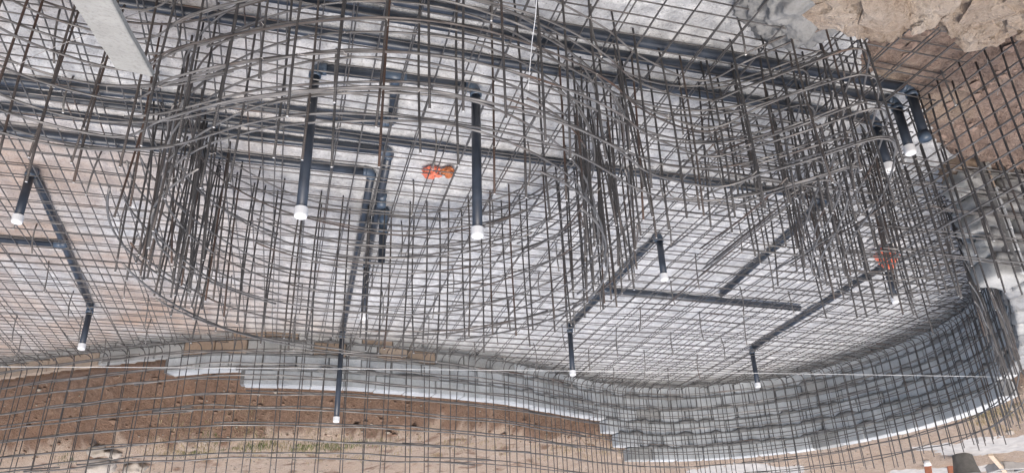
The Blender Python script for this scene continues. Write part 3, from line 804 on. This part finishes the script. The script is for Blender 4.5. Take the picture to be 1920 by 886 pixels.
# ------------------------------------------------------------------ orange bags
def crumple(name, loc, size, seed, mat, parent=None):
    import bmesh
    bm = bmesh.new(); bmesh.ops.create_icosphere(bm, subdivisions=4, radius=1)
    for v in bm.verts:
        q = v.co.normalized()
        d = 1+.40*mnoise.noise(q*1.7+Vector((seed, 0, 0)))-.22*abs(mnoise.noise(q*4+Vector((0, seed, 0))))+.16*mnoise.noise(q*9+Vector((0, 0, seed)))
        v.co = Vector((q.x*size[0]*d, q.y*size[1]*d, max(-.9, q.z*d)*size[2]))
    me = bpy.data.meshes.new(name); bm.to_mesh(me); bm.free(); me.polygons.foreach_set('use_smooth', [False]*len(me.polygons))
    return link(name, me, M[mat], parent, tuple(loc))
p = at(810, 325, .06); o = crumple('plastic_bag', (p[0], p[1], .05), (.082, .055, .046), 3.1, 'orange'); tag(o, 'bright orange crumpled plastic bag on the floor inside the round cage', 'bag')
p = at(840, 325, .06); o = crumple('plastic_bag', (p[0], p[1], .05), (.052, .05, .046), 8.4, 'orange_net'); tag(o, 'orange-brown netted bag on the floor beside the bright orange bag', 'bag')
p = at(1664, 487, .16); o = crumple('plastic_bag', (p[0], p[1], .13), (.10, .085, .12), 5.2, 'orange'); tag(o, 'orange plastic bag tied round the foot of a riser near the wall end', 'bag')

# ------------------------------------------------------------------ plank, strings, concrete lump
import bmesh
def board(name, a, b_, width, thick, mat, label=None, cat=None, twist=0):
    a, b_ = np.array(a, float), np.array(b_, float); L = np.linalg.norm(b_-a)
    bm = bmesh.new(); bmesh.ops.create_cube(bm, size=1); bmesh.ops.subdivide_edges(bm, edges=[e for e in bm.edges if abs((e.verts[0].co-e.verts[1].co).x) > .5], cuts=14)
    for v in bm.verts:
        v.co = Vector(((v.co.x+.5)*L, v.co.y*width, v.co.z*thick)); s_ = v.co.x*6
        v.co.y += .004*mnoise.noise(Vector((s_, v.co.y*9, 1))); v.co.z += .003*mnoise.noise(Vector((s_, v.co.y*9, 7)))
    bmesh.ops.bevel(bm, geom=[e for e in bm.edges if len(e.link_faces) == 2 and e.calc_face_angle() > 1], offset=min(.004, thick*.2), segments=1, affect='EDGES')
    me = bpy.data.meshes.new(name); bm.to_mesh(me); bm.free()
    o = link(name, me, M[mat], None, tuple(a)); d_ = Vector(b_-a).normalized()
    zz = Vector((0, 0, 1)); y_ = zz.cross(d_).normalized(); z_ = d_.cross(y_)
    R_ = Matrix((d_, y_, z_)).transposed(); o.rotation_euler = (R_ @ Matrix.Rotation(twist, 3, 'X')).to_euler()
    if label: tag(o, label, cat)
    return o
pe, ps = at(253, 131, 1.055), at(163, -20, 1.22)
dv = (pe-ps)/np.linalg.norm(pe-ps)
board('plank', pe, pe-dv*2.0, .155, .03, 'plank', 'pale grey weathered plank reaching from the bank onto the rebar hoops', 'plank', math.radians(-8))

def string(name, a, b_, sag, r, mat, label, cat='string'):
    a, b_ = np.array(a), np.array(b_); tt = np.linspace(0, 1, 40)
    P = [a+(b_-a)*q-np.array([0, 0, sag*4*q*(1-q)]) for q in tt]
    return tag(tube(name, P, r, M[mat], None, 5), label, cat)
string('string_line', at(-180, 686, 1.05), at(1893, 706, 1.05), .02, .0026, 'string', 'taut white setting-out string stretched across the pit')
P = [at(x, y, z) for x, y, z in ((1008, -30, .98), (1004, 30, .93), (998, 75, .88), (995, 110, .80), (990, 170, .72))]
tag(tube('loose_string', spline(np.array(P), .02), .0018, M['string'], None, 5), 'thin white string hanging loose from the scalloped rebar wall', 'string')
P = [at(x, y, z) for x, y, z in ((20, 130, 1.0), (75, 100, 1.08), (150, 70, 1.10), (235, 33, 1.10), (290, 16, 1.02))]
tag(tube('binding_wire', spline(np.array(P), .03), .0016, M['wire'], None, 5), 'thin grey binding wire laid over the weathered plank', 'wire')

def rock(name, loc, size, seed, mat, sub=4, rough=.35):
    bm = bmesh.new(); bmesh.ops.create_icosphere(bm, subdivisions=sub, radius=1)
    for v in bm.verts:
        q = v.co.normalized(); s3 = Vector((seed*1.3, seed*2.1, seed))
        d = 1+rough*mnoise.noise(q*1.5+s3)+rough*.5*mnoise.noise(q*3.6+s3)+rough*.28*mnoise.noise(q*9+s3)+rough*.16*mnoise.noise(q*20+s3)+rough*.10*mnoise.noise(q*45+s3)
        v.co = Vector((q.x*size[0], q.y*size[1], q.z*size[2]))*d
    me = bpy.data.meshes.new(name); bm.to_mesh(me); bm.free(); me.polygons.foreach_set('use_smooth', [True]*len(me.polygons))
    return link(name, me, M[mat], None, tuple(loc))
p = at(1492, 40, .15); tag(rock('concrete_lump', (p[0]-.04, p[1]-.10, -.02), (.34, .38, .24), 4.4, 'lump', 6, .32), 'big rough grey concrete lump beneath the tan earth lip', 'rubble')

# ------------------------------------------------------------------ things on the ground beyond the walls
def on_ground(x, y, iters=12):
    z = 1.1
    for _ in range(iters):
        q = at(x, y, z); z = .5*z+.5*gz(q[0], q[1])
    q = at(x, y, z); return np.array([q[0], q[1], gz(q[0], q[1])])
q = on_ground(1803, 850); root = empty('bucket', tuple(q), 'grey rubber builder bucket standing behind the tall block wall', 'bucket')
V, F_ = tube_geo([q+Z3*z for z in (0.0, .02, .15, .30, .33)], np.array([.135, .145, .165, .195, .20]), 24, True); F_ = F_[:-1]
link('bucket_body', mesh('bucket_body', V, F_, True), M['bucket'], root)
V, F_ = tube_geo([q+Z3*z for z in (.33, .28, .22)], np.array([.19, .18, .172]), 24, True)
link('mortar_fill', mesh('mortar_fill', V, F_, True), M['slab'], root)
V, F_ = tube_geo([q+np.array([.2*math.cos(a), .2*math.sin(a), .33]) for a in np.linspace(0, 6.283, 25)], .011, 6, False)
link('bucket_rim', mesh('bucket_rim', V, F_, True), M['slab'], root)
for x_, y_, lab in ((1739, 876, 'orange clay brick standing upright with a pale cup at its foot'), (1782, 878, 'orange clay brick standing upright beside the grey rubber bucket')):
    q = on_ground(x_, y_-6); bm = bmesh.new(); bmesh.ops.create_cube(bm, size=1)
    for v in bm.verts: v.co = Vector((v.co.x*.11, v.co.y*.08, (v.co.z+.5)*.26))
    bmesh.ops.bevel(bm, geom=list(bm.edges), offset=.008, segments=1, affect='EDGES'); me = bpy.data.meshes.new('brick'); bm.to_mesh(me); bm.free()
    o = link('brick', me, M['clay'], None, tuple(q-Z3*.01)); o.rotation_euler = (.06, .1, random.uniform(0, 1)); tag(o, lab, 'brick')
q = on_ground(1737, 862); V, F_ = tube_geo([Z3*z for z in (0, .01, .09)], np.array([.04, .05, .062]), 14)
tag(link('cup', mesh('cup', V, F_, True), M['cap'], None, tuple(q)), 'pale plastic cup on the ground at the foot of the clay brick', 'cup')
a, b_ = on_ground(1856, 848), on_ground(1881, 872)
board('timber_stick', a+Z3*.03, b_+Z3*.10, .07, .045, 'wood', 'pale wooden stick leaning into a dark square hole', 'timber')
q = on_ground(1888, 868); root = empty('inspection_pit', tuple(q), 'dark square hole framed by grey concrete behind the wall corner', 'pit')
for k_, (dx, dy, sx_, sy_) in enumerate(((-.24, 0, .07, .46), (.24, 0, .07, .46), (0, -.20, .40, .07), (0, .20, .40, .07))):
    bm = bmesh.new(); bmesh.ops.create_cube(bm, size=1)
    for v in bm.verts: v.co = Vector((v.co.x*sx_, v.co.y*sy_, v.co.z*.14+.06))
    bmesh.ops.bevel(bm, geom=list(bm.edges), offset=.01, segments=1, affect='EDGES'); me = bpy.data.meshes.new('kerb'); bm.to_mesh(me); bm.free()
    link('kerb', me, M['slab'], root, (dx, dy, 0))
bm = bmesh.new(); bmesh.ops.create_grid(bm, x_segments=4, y_segments=4, size=.5)  # flat sheet above ground level, its colour painting the hole's inner shade
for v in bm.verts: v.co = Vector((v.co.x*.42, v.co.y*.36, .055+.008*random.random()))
me = bpy.data.meshes.new('hole_shade_sheet'); bm.to_mesh(me); bm.free(); link('hole_shade_sheet', me, M['pit'], root, (0, 0, 0))

# grey spill of concrete on the ground behind the tall wall
def spill(px_, py_, sx_, sy_, seed, label):
    q = on_ground(px_, py_); N = 44; V, F_ = [], []
    for j in range(12):
        for i in range(N):
            a = 2*math.pi*i/N; rr = (j/11)*(1+.30*mnoise.noise(Vector((math.cos(a)*1.4+seed, math.sin(a)*1.4, 0)))+.12*mnoise.noise(Vector((math.cos(a)*5+seed, math.sin(a)*5, 3))))
            x, y = q[0]+rr*sx_*math.cos(a), q[1]+rr*sy_*math.sin(a)
            V.append((x-q[0], y-q[1], gz(x, y)-q[2]+.05*(1-(j/11)**3)-.012+.02*mnoise.noise(Vector((x*4, y*4, seed)))))
    for j in range(11):
        for i in range(N): F_.append((j*N+i, j*N+(i+1) % N, (j+1)*N+(i+1) % N, (j+1)*N+i))
    tag(link('concrete_spill', mesh('concrete_spill', V, F_, True), M['slab'], None, tuple(q)), label, 'concrete')
spill(1400, 880, 1.1, .55, 2.2, 'grey concrete spill on the ground behind the tallest part of the wall')
spill(1905, 830, 1.5, .8, 6.1, 'wide grey concrete apron beside the dark square hole')
spill(1760, 876, 1.2, .45, 9.3, 'grey concrete patch under the bucket and clay bricks')

for i, (x_, y_, s_, lab) in enumerate(((185, 838, .13, 'pale broken stone on the soil crest beside the dark gap'), (214, 846, .10, 'small white stone on the soil crest'), (190, 862, .20, 'large tan stone block lying on the ground behind the low wall'),
        (255, 868, .16, 'brown stone lying behind the low wall beside the large tan stone'), (1898, 758, .07, 'small white stone beside the weed near the wall corner'), (1893, 806, .06, 'small pale stone on the brown slope by the concrete apron'))):
    q = on_ground(x_, y_); o = rock('stone', (q[0], q[1], q[2]+s_*.35), (s_, s_*.8, s_*.62), 3+i*2.7, 'stone', 3, .4); tag(o, lab, 'stone')
# scattered pebbles and clods
Vp, Fp = [], []
ico = [(0, 0, 1), (.9, 0, .1), (.28, .85, 0), (-.72, .53, .1), (-.72, -.53, 0), (.28, -.85, .1), (0, 0, -.8)]
icf = [(0, 1, 2), (0, 2, 3), (0, 3, 4), (0, 4, 5), (0, 5, 1), (6, 2, 1), (6, 3, 2), (6, 4, 3), (6, 5, 4), (6, 1, 5)]
for _ in range(1100):
    s = random.uniform(.3, WL-.3); p, tg = along(WALL, s); nn = np.array([-tg[1], tg[0]])
    if nn@np.array([np.interp(s, WD, WN[:, 0]), np.interp(s, WD, WN[:, 1])]) > 0: nn = -nn
    q = p+nn*(.25+random.expovariate(.55)); z = gz(q[0], q[1]); s_ = random.uniform(.006, .024)
    if random.random() < .04: s_ *= 2
    a = random.uniform(0, 6.28); ca, sa = math.cos(a), math.sin(a); b0 = len(Vp); e_ = random.uniform(.6, 1)
    Vp += [(q[0]+s_*(x*ca-y*sa*e_)*random.uniform(.8, 1.2), q[1]+s_*(x*sa+y*ca*e_)*random.uniform(.8, 1.2), z+s_*.35+s_*zz*.7) for x, y, zz in ico]
    Fp += [tuple(i+b0 for i in f) for f in icf]
tag(link('rubble', mesh('rubble', Vp, Fp), M['stone']), 'loose pebbles and clods scattered over the soil behind the walls', 'rubble', kind='stuff')

Vp, Fp = [], []
for _ in range(800):
    x, y = random.uniform(-5.2, -2.5), random.uniform(2.6, 5.5)
    if inside(np.array([x]), np.array([y]), POOL)[0]: continue
    z = gz(x, y); s_ = min(.07, .006+random.expovariate(75)); a = random.uniform(0, 6.28); ca, sa = math.cos(a), math.sin(a); b0 = len(Vp)
    Vp += [(x+s_*(u*ca-v*sa)*random.uniform(.7, 1.3), y+s_*(u*sa+v*ca)*random.uniform(.7, 1.3), z+s_*.1+s_*q_*.55) for u, v, q_ in ico]
    Fp += [tuple(i+b0 for i in f) for f in icf]
tag(link('earth_clods', mesh('earth_clods', Vp, Fp), M['earthstone']), 'loose reddish clods on the earth beside the straight rebar grid', 'rubble', kind='stuff')

Vp, Fp = [], []
for _ in range(800):
    s = random.uniform(S_STEP-.2, WL-.3); p, tg = along(WALL, s); nn = -np.array([np.interp(s, WD, WN[:, 0]), np.interp(s, WD, WN[:, 1])])
    q = p+nn*random.uniform(.22, .98); z = gz(q[0], q[1]); s_ = min(.07, .005+random.expovariate(80)); a = random.uniform(0, 6.28); ca, sa = math.cos(a), math.sin(a); b0 = len(Vp)
    Vp += [(q[0]+s_*(u*ca-v*sa)*random.uniform(.6, 1.4), q[1]+s_*(u*sa+v*ca)*random.uniform(.6, 1.4), z+s_*.1+s_*q_*random.uniform(.5, .9)) for u, v, q_ in ico]
    Fp += [tuple(i+b0 for i in f) for f in icf]
tag(link('soil_clods', mesh('soil_clods', Vp, Fp), M['soilclod']), 'crumbly brown clods clinging to the cut soil bank behind the low wall', 'rubble', kind='stuff')

# grass: green tufts on the crest, dry straw around it
def blades(name, spots, mat, label, cat):
    V, F_ = [], []
    for (cx, cy, rad, n_, hh) in spots:
        for _ in range(n_):
            x, y = cx+random.gauss(0, rad), cy+random.gauss(0, rad*.6); z = gz(x, y); h = hh*random.uniform(.5, 1.3); a = random.uniform(0, 6.28)
            w_ = .004; lx, ly = random.gauss(0, .45)*h, random.gauss(0, .45)*h; b0 = len(V); ca, sa = math.cos(a)*w_, math.sin(a)*w_
            V += [(x-ca, y-sa, z-.01), (x+ca, y+sa, z-.01), (x+lx*.4+ca*.7, y+ly*.4+sa*.7, z+h*.6), (x+lx*.4-ca*.7, y+ly*.4-sa*.7, z+h*.6), (x+lx, y+ly, z+h)]
            F_ += [(b0, b0+1, b0+2, b0+3), (b0+3, b0+2, b0+4)]
    tag(link(name, mesh(name, V, F_), M[mat]), label, cat, kind='stuff')
sp = []
for x_, y_, r_, n_ in ((360, 828, .10, 160), (395, 832, .10, 130), (470, 834, .14, 330), (500, 828, .10, 200), (590, 830, .16, 380), (640, 832, .18, 420), (560, 838, .12, 150), (700, 826, .16, 140), (125, 855, .06, 80), (1835, 760, .16, 230), (1870, 772, .14, 120)):
    q = on_ground(x_, y_); sp.append((q[0], q[1], r_*1.2, n_//2, .06))
blades('grass', sp, 'grass', 'short green grass tufts growing along the soil crest', 'grass')
sp = []
for i in range(90):
    x_ = random.uniform(250, 1180); q = on_ground(x_, 815+random.uniform(-4, 45)); sp.append((q[0], q[1], .10, 26, .05))
for i in range(20):
    q = on_ground(random.uniform(1815, 1915), random.uniform(735, 800)); sp.append((q[0], q[1], .14, 30, .08))
blades('dry_grass', sp, 'straw', 'thin dry straw lying on the soil crest', 'grass')
